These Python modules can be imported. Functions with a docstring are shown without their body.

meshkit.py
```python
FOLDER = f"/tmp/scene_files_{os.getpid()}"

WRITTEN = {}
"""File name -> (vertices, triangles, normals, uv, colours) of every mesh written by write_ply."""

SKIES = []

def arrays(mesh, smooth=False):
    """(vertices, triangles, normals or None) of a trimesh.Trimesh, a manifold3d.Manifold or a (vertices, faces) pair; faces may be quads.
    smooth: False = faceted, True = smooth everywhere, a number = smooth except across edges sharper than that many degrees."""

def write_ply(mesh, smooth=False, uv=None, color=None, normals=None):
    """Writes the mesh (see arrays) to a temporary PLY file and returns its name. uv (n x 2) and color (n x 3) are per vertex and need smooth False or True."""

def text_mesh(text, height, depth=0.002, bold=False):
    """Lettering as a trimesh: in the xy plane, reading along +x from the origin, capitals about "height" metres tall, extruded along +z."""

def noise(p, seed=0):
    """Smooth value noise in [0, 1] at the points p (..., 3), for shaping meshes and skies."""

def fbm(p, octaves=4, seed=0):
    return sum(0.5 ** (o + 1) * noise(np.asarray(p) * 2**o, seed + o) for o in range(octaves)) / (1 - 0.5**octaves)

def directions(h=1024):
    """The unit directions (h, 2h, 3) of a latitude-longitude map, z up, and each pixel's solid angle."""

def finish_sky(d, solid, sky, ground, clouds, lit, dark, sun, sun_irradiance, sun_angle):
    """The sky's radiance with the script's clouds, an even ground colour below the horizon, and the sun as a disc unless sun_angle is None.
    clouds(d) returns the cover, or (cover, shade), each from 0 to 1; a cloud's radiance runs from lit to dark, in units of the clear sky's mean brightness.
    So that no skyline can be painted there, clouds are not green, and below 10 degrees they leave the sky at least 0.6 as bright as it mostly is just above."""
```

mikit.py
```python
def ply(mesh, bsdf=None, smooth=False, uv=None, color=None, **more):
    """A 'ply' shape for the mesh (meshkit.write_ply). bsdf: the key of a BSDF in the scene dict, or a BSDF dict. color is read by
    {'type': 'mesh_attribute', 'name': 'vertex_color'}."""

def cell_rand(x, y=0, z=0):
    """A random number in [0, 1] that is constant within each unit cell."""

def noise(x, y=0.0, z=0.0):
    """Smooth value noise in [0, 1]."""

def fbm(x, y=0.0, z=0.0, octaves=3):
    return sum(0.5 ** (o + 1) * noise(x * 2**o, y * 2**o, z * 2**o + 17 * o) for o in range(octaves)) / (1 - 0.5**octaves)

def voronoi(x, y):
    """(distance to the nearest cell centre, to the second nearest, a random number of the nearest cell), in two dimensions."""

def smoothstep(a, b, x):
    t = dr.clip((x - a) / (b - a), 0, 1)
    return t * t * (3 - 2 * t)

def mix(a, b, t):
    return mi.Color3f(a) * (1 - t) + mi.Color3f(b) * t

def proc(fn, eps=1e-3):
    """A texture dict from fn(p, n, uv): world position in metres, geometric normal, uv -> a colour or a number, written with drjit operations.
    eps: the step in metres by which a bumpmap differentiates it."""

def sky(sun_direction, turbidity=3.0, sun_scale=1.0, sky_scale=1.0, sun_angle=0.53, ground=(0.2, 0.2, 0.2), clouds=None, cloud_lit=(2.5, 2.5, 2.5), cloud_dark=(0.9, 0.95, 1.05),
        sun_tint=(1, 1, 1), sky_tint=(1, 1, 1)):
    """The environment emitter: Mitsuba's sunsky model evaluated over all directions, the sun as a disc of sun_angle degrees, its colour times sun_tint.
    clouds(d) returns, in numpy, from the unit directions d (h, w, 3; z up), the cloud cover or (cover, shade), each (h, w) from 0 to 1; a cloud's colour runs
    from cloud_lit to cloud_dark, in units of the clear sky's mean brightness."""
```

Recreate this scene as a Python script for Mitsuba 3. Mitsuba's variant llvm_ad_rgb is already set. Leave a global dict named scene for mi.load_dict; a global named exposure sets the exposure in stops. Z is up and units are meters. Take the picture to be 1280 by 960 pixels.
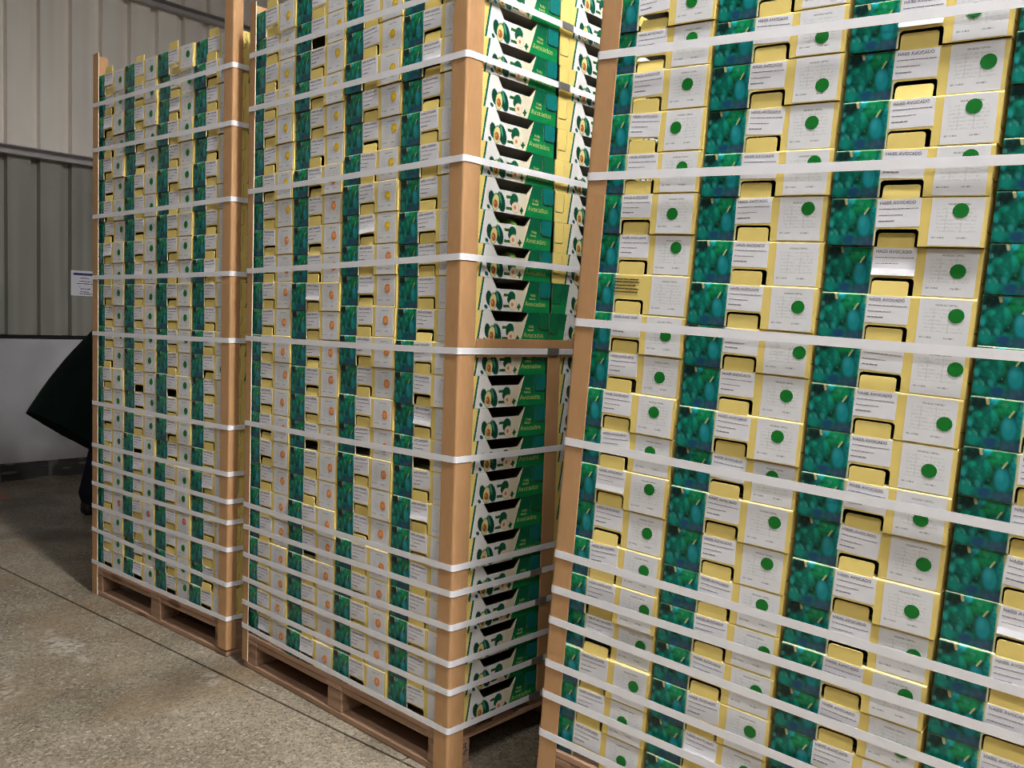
import math, random
import numpy as np, trimesh, manifold3d, shapely
import shapely.geometry as sg
from shapely import affinity
import drjit as dr
import mitsuba as mi
import mikit, meshkit
from mikit import noise, fbm, voronoi, smoothstep, mix, cell_rand, proc

random.seed(7)
rng = np.random.default_rng(7)
T = mi.ScalarTransform4f
scene, labels = {'type': 'scene'}, {}

# ---------------------------------------------------------------- camera, lamps, exposure
EYE = np.array([1.8327, -1.7289, 1.3574])
FORWARD = np.array([-0.68167, 0.72896, -0.06283])
DOWN = np.array([0.06674, -0.02356, -0.99749])
scene['camera'] = {'type': 'perspective', 'fov': 61.3156, 'fov_axis': 'x', 'near_clip': 0.05, 'far_clip': 100.0,
                   'to_world': T().look_at(origin=EYE.tolist(), target=(EYE + FORWARD).tolist(), up=(-DOWN).tolist())}
exposure = 0.33
LAMP_Z = 5.2
# lamp centre x, y, radiance, length along
LAMPS = [(2.0, -0.40, 215.0), (2.8, -2.6, 64.0), (5.6, -0.9, 55.0), (5.6, -4.4, 18.0), (-3.4, -5.4, 3.0), (7.6, 2.6, 230.0)]
LAMP_COLOR = (1.0, 0.985, 0.97)

# ---------------------------------------------------------------- helpers
def numbered(name):
    if not any(k == name or k.startswith(name + '__') for k in used):
        used.add(name)
        return name
    i = 1
    while f'{name}_{i:03d}' in used:
        i += 1
    used.add(f'{name}_{i:03d}')
    return f'{name}_{i:03d}'
used = set()

def put(key, shape, bsdf, m=None):
    k, i = key, 1
    while k in scene:
        k = f'{key}_{i:03d}'
        i += 1
    d = {**shape, 'bsdf': {'type': 'ref', 'id': bsdf}}
    if m is not None:
        d['to_world'] = T(m)
    scene[k] = d
    return k

def tag(key, label=None, category=None, group=None, kind=None):
    labels[key] = {a: b for a, b in (('label', label), ('category', category), ('group', group), ('kind', kind)) if b}

def box(x0, x1, y0, y1, z0, z1):
    m = trimesh.creation.box((x1 - x0, y1 - y0, z1 - z0))
    m.apply_translation(((x0 + x1) / 2, (y0 + y1) / 2, (z0 + z1) / 2))
    return m

def bevel_box(x0, x1, y0, y1, z0, z1, r=0.003):
    v = []
    for sx in (0, 1):
        for sy in (0, 1):
            for sz in (0, 1):
                c = [(x0, x1)[sx], (y0, y1)[sy], (z0, z1)[sz]]
                o = [(1, -1)[sx] * r, (1, -1)[sy] * r, (1, -1)[sz] * r]
                for k in range(3):
                    v.append([c[j] + (0 if j == k else o[j]) for j in range(3)])
    return trimesh.convex.convex_hull(np.array(v))

def join(*ms):
    return trimesh.util.concatenate(list(ms))

def extrude(poly, depth):
    polys = getattr(poly, 'geoms', [poly])
    return join(*[trimesh.creation.extrude_polygon(p, depth, engine='earcut') for p in polys])

def front_plate(poly, y0, y1):
    """poly in (x, z) extruded between y0 (outside, front) and y1."""
    m = extrude(poly, y1 - y0)
    v = np.array(m.vertices)
    m.vertices = np.stack([v[:, 0], y1 - v[:, 2], v[:, 1]], 1)
    return m

def side_plate(poly, x0, x1):
    """poly in (y, z) extruded between x0 and x1."""
    m = extrude(poly, x1 - x0)
    v = np.array(m.vertices)
    m.vertices = np.stack([x0 + v[:, 2], v[:, 0], v[:, 1]], 1)
    return m

def shape(mesh, smooth=False, uv=None, color=None):
    return mikit.ply(mesh, None, smooth, uv=uv, color=color)

def trans(x, y, z):
    m = np.eye(4)
    m[:3, 3] = (x, y, z)
    return m

def rot(axis, deg):
    a = math.radians(deg)
    m = np.eye(4)
    i, j = {'x': (1, 2), 'y': (2, 0), 'z': (0, 1)}[axis]
    m[i, i] = m[j, j] = math.cos(a)
    m[i, j], m[j, i] = -math.sin(a), math.sin(a)
    return m

ORD = ['first', 'second', 'third', 'fourth', 'fifth', 'sixth', 'seventh', 'eighth', 'ninth', 'tenth', 'eleventh', 'twelfth', 'thirteenth',
       'fourteenth', 'fifteenth', 'sixteenth', 'seventeenth', 'eighteenth', 'nineteenth', 'twentieth', 'twenty-first', 'twenty-second',
       'twenty-third', 'twenty-fourth']

# ---------------------------------------------------------------- materials
def principled(key, color, rough=0.5, spec=0.5, bump=None, bump_scale=1.0, **more):
    c = color if isinstance(color, dict) else {'type': 'rgb', 'value': list(color)}
    b = {'type': 'principled', 'base_color': c, 'roughness': rough, 'specular': spec, **more}
    if bump is not None:
        b = {'type': 'bumpmap', 'tex': bump, 'scale': bump_scale, 'bsdf': b}
    scene[key] = {'type': 'twosided', 'bsdf': b}

YELLOW = (0.76, 0.60, 0.185)
CW, CD = 0.2880, 0.393          # carton width and depth

def ell(a, b, ca, cb, ra, rb, ang=0.0, soft=0.25):
    c, s = math.cos(ang), math.sin(ang)
    x, y = (a - ca) * c + (b - cb) * s, -(a - ca) * s + (b - cb) * c
    return 1 - smoothstep(1 - soft, 1 + soft, dr.sqrt(dr.square(x / ra) + dr.square(y / rb)))

def streak(a, b, a0, b0, a1, b1, w):
    dx, dy = a1 - a0, b1 - b0
    t = dr.clip(((a - a0) * dx + (b - b0) * dy) / (dx * dx + dy * dy), 0, 1)
    return 1 - smoothstep(0.5 * w, 1.2 * w, dr.sqrt(dr.square(a - a0 - t * dx) + dr.square(b - b0 - t * dy)))

def front_print(p, n, uv):
    u, v = uv.x, uv.y
    a, b = u / 0.312, v
    f = fbm(a * 6 + 3.1, b * 6, 1.0, 3)
    c = mix((0.001, 0.034, 0.030), (0.002, 0.150, 0.100), smoothstep(0.3, 0.7, f))
    c = mix(c, (0.0022, 0.1680, 0.0582), ell(a, b, 0.62, 0.80, 0.30, 0.20, 0.75))                       # leaf
    c = mix(c, (0.0045, 0.0840, 0.0336), ell(a, b, 0.58, 0.50, 0.10, 0.22, 0.1, 0.5))
    c = mix(c, (0.0112, 0.2912, 0.3024), ell(a, b, 0.44, 0.93, 0.07, 0.16, -0.5, 0.5))                    # light leaf
    c = mix(c, (0.0045, 0.0336, 0.0280), ell(a, b, 0.17, 0.84, 0.19, 0.13, 0.3, 0.4))
    c = mix(c, (0.0022, 0.1232, 0.0952), ell(a, b, 0.20, 0.20, 0.24, 0.17, 0.2))
    c = mix(c, (0.0034, 0.2072, 0.1456), ell(a, b, 0.37, 0.58, 0.17, 0.22, 0.25, 0.35))                 # avocado
    c = mix(c, (0.0034, 0.1792, 0.1680), ell(a, b, 1.01, 0.58, 0.13, 0.27, 0.1))
    g = fbm(a * 6.5 + b * 1.5, b * 6.0, 5.0, 3)
    c = c * (0.58 + 1.0 * smoothstep(0.25, 0.72, g))
    c = mix(c, (0.06, 0.30, 0.24), 0.55 * smoothstep(0.70, 0.82, fbm(a * 11 + b * 3, b * 8, 11.0, 2)))
    c = mix(c, (0.0022, 0.0694, 0.0694), ell(a, b, 0.77, 0.40, 0.165, 0.27, 0.15, 0.3))
    c = mix(c, (0.0067, 0.2072, 0.2240), ell(a, b, 0.77, 0.42, 0.135, 0.23, 0.15, 0.3))                 # avocado in front
    c = mix(c, (0.0336, 0.3024, 0.3360), 0.6 * ell(a, b, 0.73, 0.50, 0.06, 0.10, 0.15, 0.8))
    c = mix(c, (0.010, 0.058, 0.135), ell(a, b, 0.47, 0.12, 0.13, 0.10, 0.2, 0.5))
    c = mix(c, (0.0291, 0.0616, 0.1176), 0.8 * ell(a, b, 0.83, 0.08, 0.24, 0.11, 0.0, 0.5))
    c = mix(c, (0.0224, 0.2800, 0.3024), 0.8 * ell(a, b, 0.05, 0.45, 0.04, 0.07, 0.3, 0.6))
    c = mix(c, (0.0224, 0.2576, 0.2464), 0.7 * ell(a, b, 0.34, 0.28, 0.05, 0.06, 0.3, 0.6))
    c = mix(c, (0.50, 0.48, 0.22), 0.85 * streak(a, b, 0.34, 0.88, 0.31, 0.99, 0.035))
    c = mix(c, (0.48, 0.50, 0.22), 0.85 * streak(a, b, 0.755, 0.66, 0.82, 0.78, 0.022))
    c = mix(c, (0.40, 0.42, 0.14), 0.7 * streak(a, b, 0.985, 0.80, 0.99, 0.97, 0.022))
    y = mi.Color3f(YELLOW)
    y = mix(y, (0.40, 0.52, 0.45), 0.55 * (1 - smoothstep(0.31, 0.37, u)))
    c = mix(c, y, smoothstep(0.306, 0.316, u))
    edge = smoothstep(0.965, 0.99, v)
    return mix(c, mix(c, (0.75, 0.72, 0.45), 0.5), edge)

def side_print(alt):
    def fn(p, n, uv):
        t, z = uv.x * CD, uv.y * 0.0960          # metres on the panel
        white = mi.Color3f(0.74, 0.74, 0.72)
        cream = mi.Color3f(0.70, 0.64, 0.48)
        green = mix((0.003, 0.20, 0.055), (0.001, 0.105, 0.045), smoothstep(0.02, 0.07, z))
        yel = mi.Color3f(YELLOW)
        left = yel if not alt else green
        line = 0.070 + 0.19 * z                   # slanted stripe
        c = mix(left, white, smoothstep(line - 0.001, line + 0.001, t))
        if not alt:
            c = mix(c, (0.002, 0.11, 0.07), 1 - smoothstep(0.003, 0.0045, dr.abs(t - line)))
        c = mix(c, cream, smoothstep(0.20, 0.25, t))
        s = 1000.0
        def e(c, tc, zc, rt, rz, ang, col, soft=0.12):
            return mix(c, col, ell(t * s, z * s, tc * s, zc * s, rt * s, rz * s, ang, soft))
        c = e(c, 0.113, 0.036, 0.013, 0.022, 0.15, (0.003, 0.050, 0.030))
        c = e(c, 0.154, 0.030, 0.017, 0.030, 0.35, (0.002, 0.055, 0.032))
        c = e(c, 0.150, 0.042, 0.004, 0.016, 0.35, (0.05, 0.26, 0.18), 0.5)
        c = e(c, 0.131, 0.027, 0.016, 0.026, -0.12, (0.03, 0.14, 0.05))
        c = e(c, 0.131, 0.026, 0.0138, 0.0235, -0.12, (0.66, 0.58, 0.25))
        c = e(c, 0.130, 0.022, 0.0088, 0.012, 0.2, (0.33, 0.09, 0.03))
        c = e(c, 0.127, 0.025, 0.003, 0.005, 0.2, (0.55, 0.25, 0.13), 0.6)
        c = e(c, 0.101, 0.010, 0.0075, 0.0055, -0.6, (0.006, 0.09, 0.09))
        for z0 in (0.048, 0.015):
            bar = smoothstep(0.176, 0.177, t) * (1 - smoothstep(0.203, 0.204, t)) * smoothstep(z0 - 0.0045, z0 - 0.004, z) * (1 - smoothstep(z0 + 0.004, z0 + 0.0045, z))
            stripe = 0.5 + 0.5 * dr.cos(t * 2600)
            c = mix(c, mix((0.05, 0.13, 0.02), (0.01, 0.07, 0.02), stripe), bar)
        c = e(c, 0.212, 0.044, 0.017, 0.017, 0.5, (0.003, 0.085, 0.040))
        c = e(c, 0.203, 0.034, 0.010, 0.012, 0.5, (0.003, 0.070, 0.035))
        c = e(c, 0.218, 0.021, 0.017, 0.0165, 0.0, (0.60, 0.42, 0.25))
        c = e(c, 0.218, 0.021, 0.0155, 0.015, 0.0, (0.78, 0.64, 0.46))
        c = e(c, 0.216, 0.021, 0.0055, 0.006, 0.0, (0.52, 0.22, 0.16), 0.4)
        c = e(c, 0.246, 0.015, 0.0045, 0.0105, 0.0, (0.01, 0.10, 0.03))
        c = e(c, 0.246, 0.015, 0.0095, 0.0042, 0.2, (0.01, 0.10, 0.03))
        edge = 0.258 + 0.375 * z
        c = mix(c, (0.78, 0.74, 0.50), smoothstep(edge - 0.004, edge - 0.003, t))
        c = mix(c, green, smoothstep(edge, edge + 0.001, t))
        return c
    return fn

def sheet_print(p, n, uv):
    u, v = uv.x, uv.y
    c = mi.Color3f(0.70, 0.70, 0.715)
    inside = smoothstep(0.10, 0.12, u) * (1 - smoothstep(0.88, 0.90, u)) * smoothstep(0.27, 0.29, v) * (1 - smoothstep(0.80, 0.82, v))
    rows = smoothstep(0.35, 0.6, dr.abs(v * 13.0 - dr.floor(v * 13.0) - 0.5) * 2)
    txt = smoothstep(0.35, 0.65, noise(u * 55, v * 60, 2.0))
    c = mix(c, (0.34, 0.38, 0.37), inside * 0.34 * txt * rows)
    cols = 1 - smoothstep(0.006, 0.012, dr.abs(dr.abs(u - 0.45) - 0.15))
    c = mix(c, (0.35, 0.38, 0.38), cols * inside * 0.35)
    head = smoothstep(0.30, 0.32, u) * (1 - smoothstep(0.74, 0.76, u)) * smoothstep(0.845, 0.855, v) * (1 - smoothstep(0.885, 0.895, v))
    c = mix(c, (0.25, 0.27, 0.27), head * (0.2 + 0.6 * txt))
    foot = smoothstep(0.15, 0.155, v) * (1 - smoothstep(0.185, 0.19, v))
    words = (smoothstep(0.06, 0.07, u) * (1 - smoothstep(0.30, 0.31, u))) + (smoothstep(0.54, 0.55, u) * (1 - smoothstep(0.74, 0.75, u)))
    return mix(c, (0.10, 0.11, 0.12), foot * words * (0.15 + 0.5 * smoothstep(0.3, 0.7, noise(u * 70, 3.0, 1.0))))

def kraft(p, n, uv):
    f = fbm(p.x * 9 + p.y * 9, p.y * 7, p.z * 2.2, 3)
    g = noise(p.x * 160 + p.y * 150, p.y * 90, p.z * 25)
    return mix((0.40, 0.215, 0.095), (0.52, 0.30, 0.145), 0.75 * f + 0.25 * g)

def timber(p, n, uv):
    q = p.x * 1.0 + p.y * 1.0
    ring = noise(p.x * 3.5, p.y * 3.5 + 5.0, p.z * 55)
    ring2 = fbm(p.x * 7, p.y * 7, p.z * 130, 2)
    c = mix((0.225, 0.125, 0.075), (0.43, 0.275, 0.18), 0.55 * ring + 0.45 * ring2)
    knot = smoothstep(0.74, 0.80, noise(p.x * 7 + 3, p.y * 7, p.z * 16))
    return mix(c, (0.12, 0.055, 0.03), 0.7 * knot)

def concrete(p, n, uv):
    big = fbm(p.x * 0.9 + 4, p.y * 0.9, 0.0, 3)
    mid = fbm(p.x * 6, p.y * 6, 3.0, 3)
    c = mix((0.165, 0.140, 0.100), (0.335, 0.298, 0.230), smoothstep(0.2, 0.8, 0.5 * big + 0.5 * mid))
    wx, wy = 0.016 * noise(p.x * 55, p.y * 55, 4.0), 0.016 * noise(p.x * 55, p.y * 55, 9.0)
    d, d2, r = voronoi((p.x + wx) * 80, (p.y + wy) * 80)
    stone = smoothstep(0.02, 0.30, d2 - d)
    tone = mix((0.085, 0.068, 0.048), (0.52, 0.47, 0.39), smoothstep(0.05, 1.0, cell_rand(r * 977, 1, 2)))
    c = mix(c, tone, 0.46 * stone * smoothstep(0.30, 0.5, r))
    fine = noise(p.x * 210, p.y * 210, 1.0)
    c = mix(c, (0.075, 0.060, 0.044), 0.55 * smoothstep(0.60, 0.85, fine))
    c = mix(c, (0.50, 0.46, 0.39), 0.35 * smoothstep(0.66, 0.9, noise(p.x * 170, p.y * 170, 6.0)))
    fl, fl2, fr = voronoi((p.x + wx) * 38, (p.y + wy) * 38)
    c = mix(c, (0.60, 0.57, 0.51), smoothstep(0.93, 0.95, fr) * (1 - smoothstep(0.08, 0.24, fl)) * 0.75)
    for cx, cy, rx, ry in ((-1.87, -0.43, 0.28, 0.12), (-1.2, -0.16, 0.16, 0.06), (-1.62, -0.78, 0.3, 0.16), (-2.4, -0.65, 0.4, 0.12)):
        dd = dr.sqrt(dr.square((p.x - cx) / rx) + dr.square((p.y - cy) / ry)) + 0.9 * (fbm(p.x * 12, p.y * 12, 7.0, 2) - 0.5)
        c = mix(c, (0.52, 0.51, 0.48), 0.85 * (1 - smoothstep(0.1, 0.9, dd)) * smoothstep(0.25, 0.7, noise(p.x * 70, p.y * 70, 2.0)))
    oil = smoothstep(0.55, 0.78, fbm(p.x * 1.6 + 9, p.y * 2.3, 5.0, 3))
    c = mix(c, (0.235, 0.165, 0.095), 0.45 * smoothstep(0.48, 0.72, fbm(p.x * 2.7, p.y * 2.7 + 8, 2.0, 4)))
    return mix(c, c * 0.62, oil) * mi.Color3f(0.82, 0.79, 0.75)

def sheet_metal(lo, hi):
    def fn(p, n, uv):
        f = fbm(p.y * 1.3, p.z * 0.8, 2.0, 3)
        drip = noise(p.y * 22, p.z * 0.9, 4.0)
        return mix(lo, hi, smoothstep(0.2, 0.8, 0.65 * f + 0.35 * drip))
    return fn

def plaster(p, n, uv):
    f = fbm(p.y * 3, p.z * 3, 1.0, 3)
    c = mix((0.40, 0.405, 0.425), (0.48, 0.485, 0.51), f)
    dirt = (1 - smoothstep(0.10, 0.42, p.z + 0.25 * (fbm(p.y * 2.2 + 3, p.z * 2, 8.0, 2) - 0.5)))
    return mix(c, (0.30, 0.25, 0.235), 0.6 * dirt)

def skirting_paint(p, n, uv):
    s = smoothstep(0.70, 0.78, noise(p.y * 7, p.z * 30, 3.0))
    s2 = smoothstep(0.80, 0.86, noise(p.y * 16 + 4, p.z * 6, 1.0))
    return mix(mix((0.022, 0.021, 0.022), (0.045, 0.040, 0.038), noise(p.y * 5, p.z * 20, 0.0)), (0.16, 0.15, 0.15), dr.maximum(s, s2) * 0.6)

principled('m_front', proc(front_print), 0.30, 0.4)
principled('m_side', proc(side_print(False)), 0.42, 0.4)
principled('m_side_green', proc(side_print(True)), 0.42, 0.4)
principled('m_yellow', YELLOW, 0.42, 0.45)
principled('m_teal', (0.002, 0.150, 0.135), 0.40, 0.45)
principled('m_green_flap', (0.002, 0.120, 0.045), 0.40, 0.45)
principled('m_inner', (0.26, 0.21, 0.13), 0.8, 0.2)
principled('m_base', (0.32, 0.31, 0.28), 0.6, 0.3)
principled('m_label', (0.72, 0.72, 0.755), 0.45, 0.4)
principled('m_sheet', proc(sheet_print), 0.38, 0.4)
principled('m_ink', (0.19, 0.175, 0.22), 0.6, 0.3)
principled('m_brown_ink', (0.075, 0.055, 0.02), 0.6, 0.3)
principled('m_gold_ink', (0.42, 0.50, 0.16), 0.5, 0.3)
principled('m_dot_green', (0.004, 0.165, 0.018), 0.4, 0.45)
principled('m_dot_color', {'type': 'mesh_attribute', 'name': 'vertex_color'}, 0.4, 0.45)
principled('m_strap', (0.80, 0.80, 0.825), 0.33, 0.5)
principled('m_seal', (0.30, 0.29, 0.28), 0.38, 0.5, metallic=0.8)
principled('m_kraft', proc(kraft), 0.5, 0.35)
principled('m_kraft_edge', (0.66, 0.56, 0.42), 0.7, 0.2)
principled('m_timber', proc(timber), 0.75, 0.2)
principled('m_stamp', (0.05, 0.035, 0.06), 0.7, 0.2)
principled('m_floor', proc(concrete), 0.48, 0.4)
principled('m_joint', (0.035, 0.03, 0.026), 0.9, 0.1)
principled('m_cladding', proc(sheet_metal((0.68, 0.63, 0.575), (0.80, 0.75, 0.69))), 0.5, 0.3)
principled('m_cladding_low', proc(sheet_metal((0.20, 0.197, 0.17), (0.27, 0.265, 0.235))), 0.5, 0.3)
principled('m_girt', (0.38, 0.36, 0.36), 0.45, 0.4)
principled('m_dark', (0.012, 0.012, 0.012), 0.8, 0.2)
principled('m_plaster', proc(plaster), 0.7, 0.25)
principled('m_skirting', proc(skirting_paint), 0.45, 0.4)
principled('m_wall', (0.24, 0.23, 0.22), 0.8, 0.2)
principled('m_roof', (0.25, 0.25, 0.25), 0.8, 0.2)
principled('m_lamp_body', (0.6, 0.6, 0.6), 0.4, 0.4)
principled('m_avocado', proc(lambda p, n, uv: mix((0.17, 0.34, 0.03), (0.05, 0.15, 0.015), fbm(p.x * 60, p.y * 60, p.z * 60, 2))), 0.35, 0.5)
principled('m_red_mark', proc(lambda p, n, uv: mix((0.36, 0.13, 0.105), (0.24, 0.17, 0.13), smoothstep(0.40, 0.62, fbm(p.x * 9, p.y * 9, 2.0, 3)))), 0.6, 0.3)
principled('m_paper', (0.62, 0.62, 0.68), 0.6, 0.2)
principled('m_blue_ink', (0.045, 0.045, 0.16), 0.6, 0.2)
principled('m_coat', proc(lambda p, n, uv: mix((0.002, 0.0075, 0.007), (0.004, 0.017, 0.014), fbm(p.x * 6, p.y * 6, p.z * 6, 3))), 0.8, 0.15)
principled('m_trousers', (0.010, 0.011, 0.022), 0.85, 0.15)
principled('m_shoe', (0.008, 0.008, 0.008), 0.4, 0.4)
principled('m_skin', (0.20, 0.10, 0.062), 0.5, 0.35)
principled('m_hair', (0.01, 0.008, 0.007), 0.6, 0.3)

# ---------------------------------------------------------------- the hall
WX = -5.92
def clad_profile(z0, z1, y0, y1, first):
    """Trapezoidal steel cladding: broad pans with a narrow recessed rib every 0.243 m."""
    pts, pitch, w, dep, s = [], 0.2435, 0.052, 0.055, 0.010
    y = first - math.ceil((first - y0) / pitch) * pitch
    while y < y1 + pitch:
        pts += [(y - w / 2 - s, 0), (y - w / 2, -dep), (y + w / 2, -dep), (y + w / 2 + s, 0)]
        y += pitch
    pts = [(np.clip(a, y0, y1), b) for a, b in pts]
    pts = [(y0, 0)] + pts + [(y1, 0)]
    out = [pts[0]]
    for q in pts[1:]:
        if q[0] > out[-1][0] + 1e-6:
            out.append(q)
    v, f = [], []
    for (a, b) in out:
        v += [(b, a, z0), (b, a, z1), (b - 0.004, a, z0), (b - 0.004, a, z1)]
    for i in range(len(out) - 1):
        k = 4 * i
        f += [[k, k + 4, k + 5], [k, k + 5, k + 1], [k + 2, k + 7, k + 6], [k + 2, k + 3, k + 7], [k + 1, k + 5, k + 7], [k + 1, k + 7, k + 3], [k, k + 2, k + 6], [k, k + 6, k + 4]]
    return trimesh.Trimesh(np.array(v) + [WX, 0, 0], np.array(f), process=False)

Y0, Y1, X1, ROOF = -8.0, 9.0, 9.0, 7.0
# each broad pan between two ribs is far below a sheet: sheets are 0.974 m wide (four pans)
def cladding(z0, z1, mat, first=0.547):
    y = first - 9 * 0.974 + 0.1217
    while y < Y1:
        a, b = max(y, Y0), min(y + 0.974, Y1)
        if b - a > 0.1:
            k = put('wall_left__cladding_sheet', shape(clad_profile(z0, z1, a, b, first)), mat)
        y += 0.974
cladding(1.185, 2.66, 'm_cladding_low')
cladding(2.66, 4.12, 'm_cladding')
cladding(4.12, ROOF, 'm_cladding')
put('wall_left__backing', shape(box(WX - 0.12, WX - 0.065, Y0, Y1, 1.10, ROOF)), 'm_dark')
put('wall_left__plinth', shape(join(bevel_box(WX - 0.12, WX + 0.035, Y0, Y1, 0, 1.152, 0.006))), 'm_plaster')
put('wall_left__shadow_gap', shape(box(WX - 0.05, WX - 0.002, Y0, Y1, 1.152, 1.185)), 'm_dark')
tag('wall_left', kind='structure')
for i, zc in enumerate((2.655, 4.13)):
    g = sg.Polygon([(0.0, -0.034), (0.072, -0.034), (0.072, -0.022), (0.012, -0.016), (0.012, 0.022), (0.080, 0.030), (0.080, 0.038), (0.0, 0.038)])
    m = extrude(g, Y1 - Y0)
    v = np.array(m.vertices)
    m.vertices = np.stack([WX + v[:, 0], Y0 + v[:, 2], zc + v[:, 1]], 1)
    m.fix_normals()
    k = put(f'trim_{i + 1}', shape(m), 'm_girt')
    tag(k, kind='structure')
sk = sg.Polygon([(0, 0), (0.022, 0), (0.022, 0.125), (0.012, 0.14), (0, 0.14)])
m = extrude(sk, Y1 - Y0)
v = np.array(m.vertices)
m.vertices = np.stack([WX + 0.035 + v[:, 0], Y0 + v[:, 2], v[:, 1]], 1)
m.fix_normals()
put('baseboard_left', shape(m), 'm_skirting')
tag('baseboard_left', kind='structure')
for nm, b in (('wall_back', (WX - 0.12, X1, Y1, Y1 + 0.1, 0, ROOF)), ('wall_front', (WX - 0.12, X1, Y0 - 0.1, Y0, 0, ROOF)), ('wall_right', (X1, X1 + 0.1, Y0, Y1, 0, ROOF))):
    put(nm, shape(box(*b)), 'm_wall')
    tag(nm, kind='structure')
put('ceiling', shape(box(WX - 0.12, X1, Y0, Y1, ROOF, ROOF + 0.1)), 'm_roof')
tag('ceiling', kind='structure')

# floor: cast slabs with saw-cut joints between them
JA, JS = -0.012, 0.0755      # long joint: y = JA + JS * x
def jy(x):
    return JA + JS * x
GAP = 0.009
XL, XR = WX + 0.03, X1
def slab(poly):
    inner = poly.buffer(-0.004, join_style=2)
    m = extrude(poly, 0.10)
    m.apply_translation((0, 0, -0.10))
    return m
polys = [
    sg.Polygon([(XL, Y0), (XR, Y0), (XR, jy(XR) - GAP / 2), (XL, jy(XL) - GAP / 2)]),
    sg.Polygon([(XL, jy(XL) + GAP / 2), (-0.185 - GAP / 2, jy(-0.185) + GAP / 2), (-0.30 - GAP / 2, Y1), (XL, Y1)]),
    sg.Polygon([(-0.185 + GAP / 2, jy(-0.185) + GAP / 2), (XR, jy(XR) + GAP / 2), (XR, Y1), (-0.30 + GAP / 2, Y1)])]
for q in polys:
    put('floor__slab', shape(slab(q)), 'm_floor')
put('floor__joint_bed', shape(box(XL, XR, Y0, Y1, -0.13, -0.014)), 'm_joint') if False else None
put('floor__subgrade', shape(box(XL, XR, Y0, Y1, -0.16, -0.10)), 'm_joint')
tag('floor', kind='structure')
mk = join(*[extrude(sg.Polygon(q), 0.0012) for q in ([(-5.52, 0.40), (-5.44, 0.43), (-5.06, 0.345), (-5.18, 0.25)], [(-5.45, 0.30), (-5.10, 0.22), (-5.20, 0.10), (-5.55, 0.2)])])
put('floor__painted_mark', shape(mk), 'm_red_mark')
tag('floor__painted_mark', label='worn red floor marking')

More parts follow.
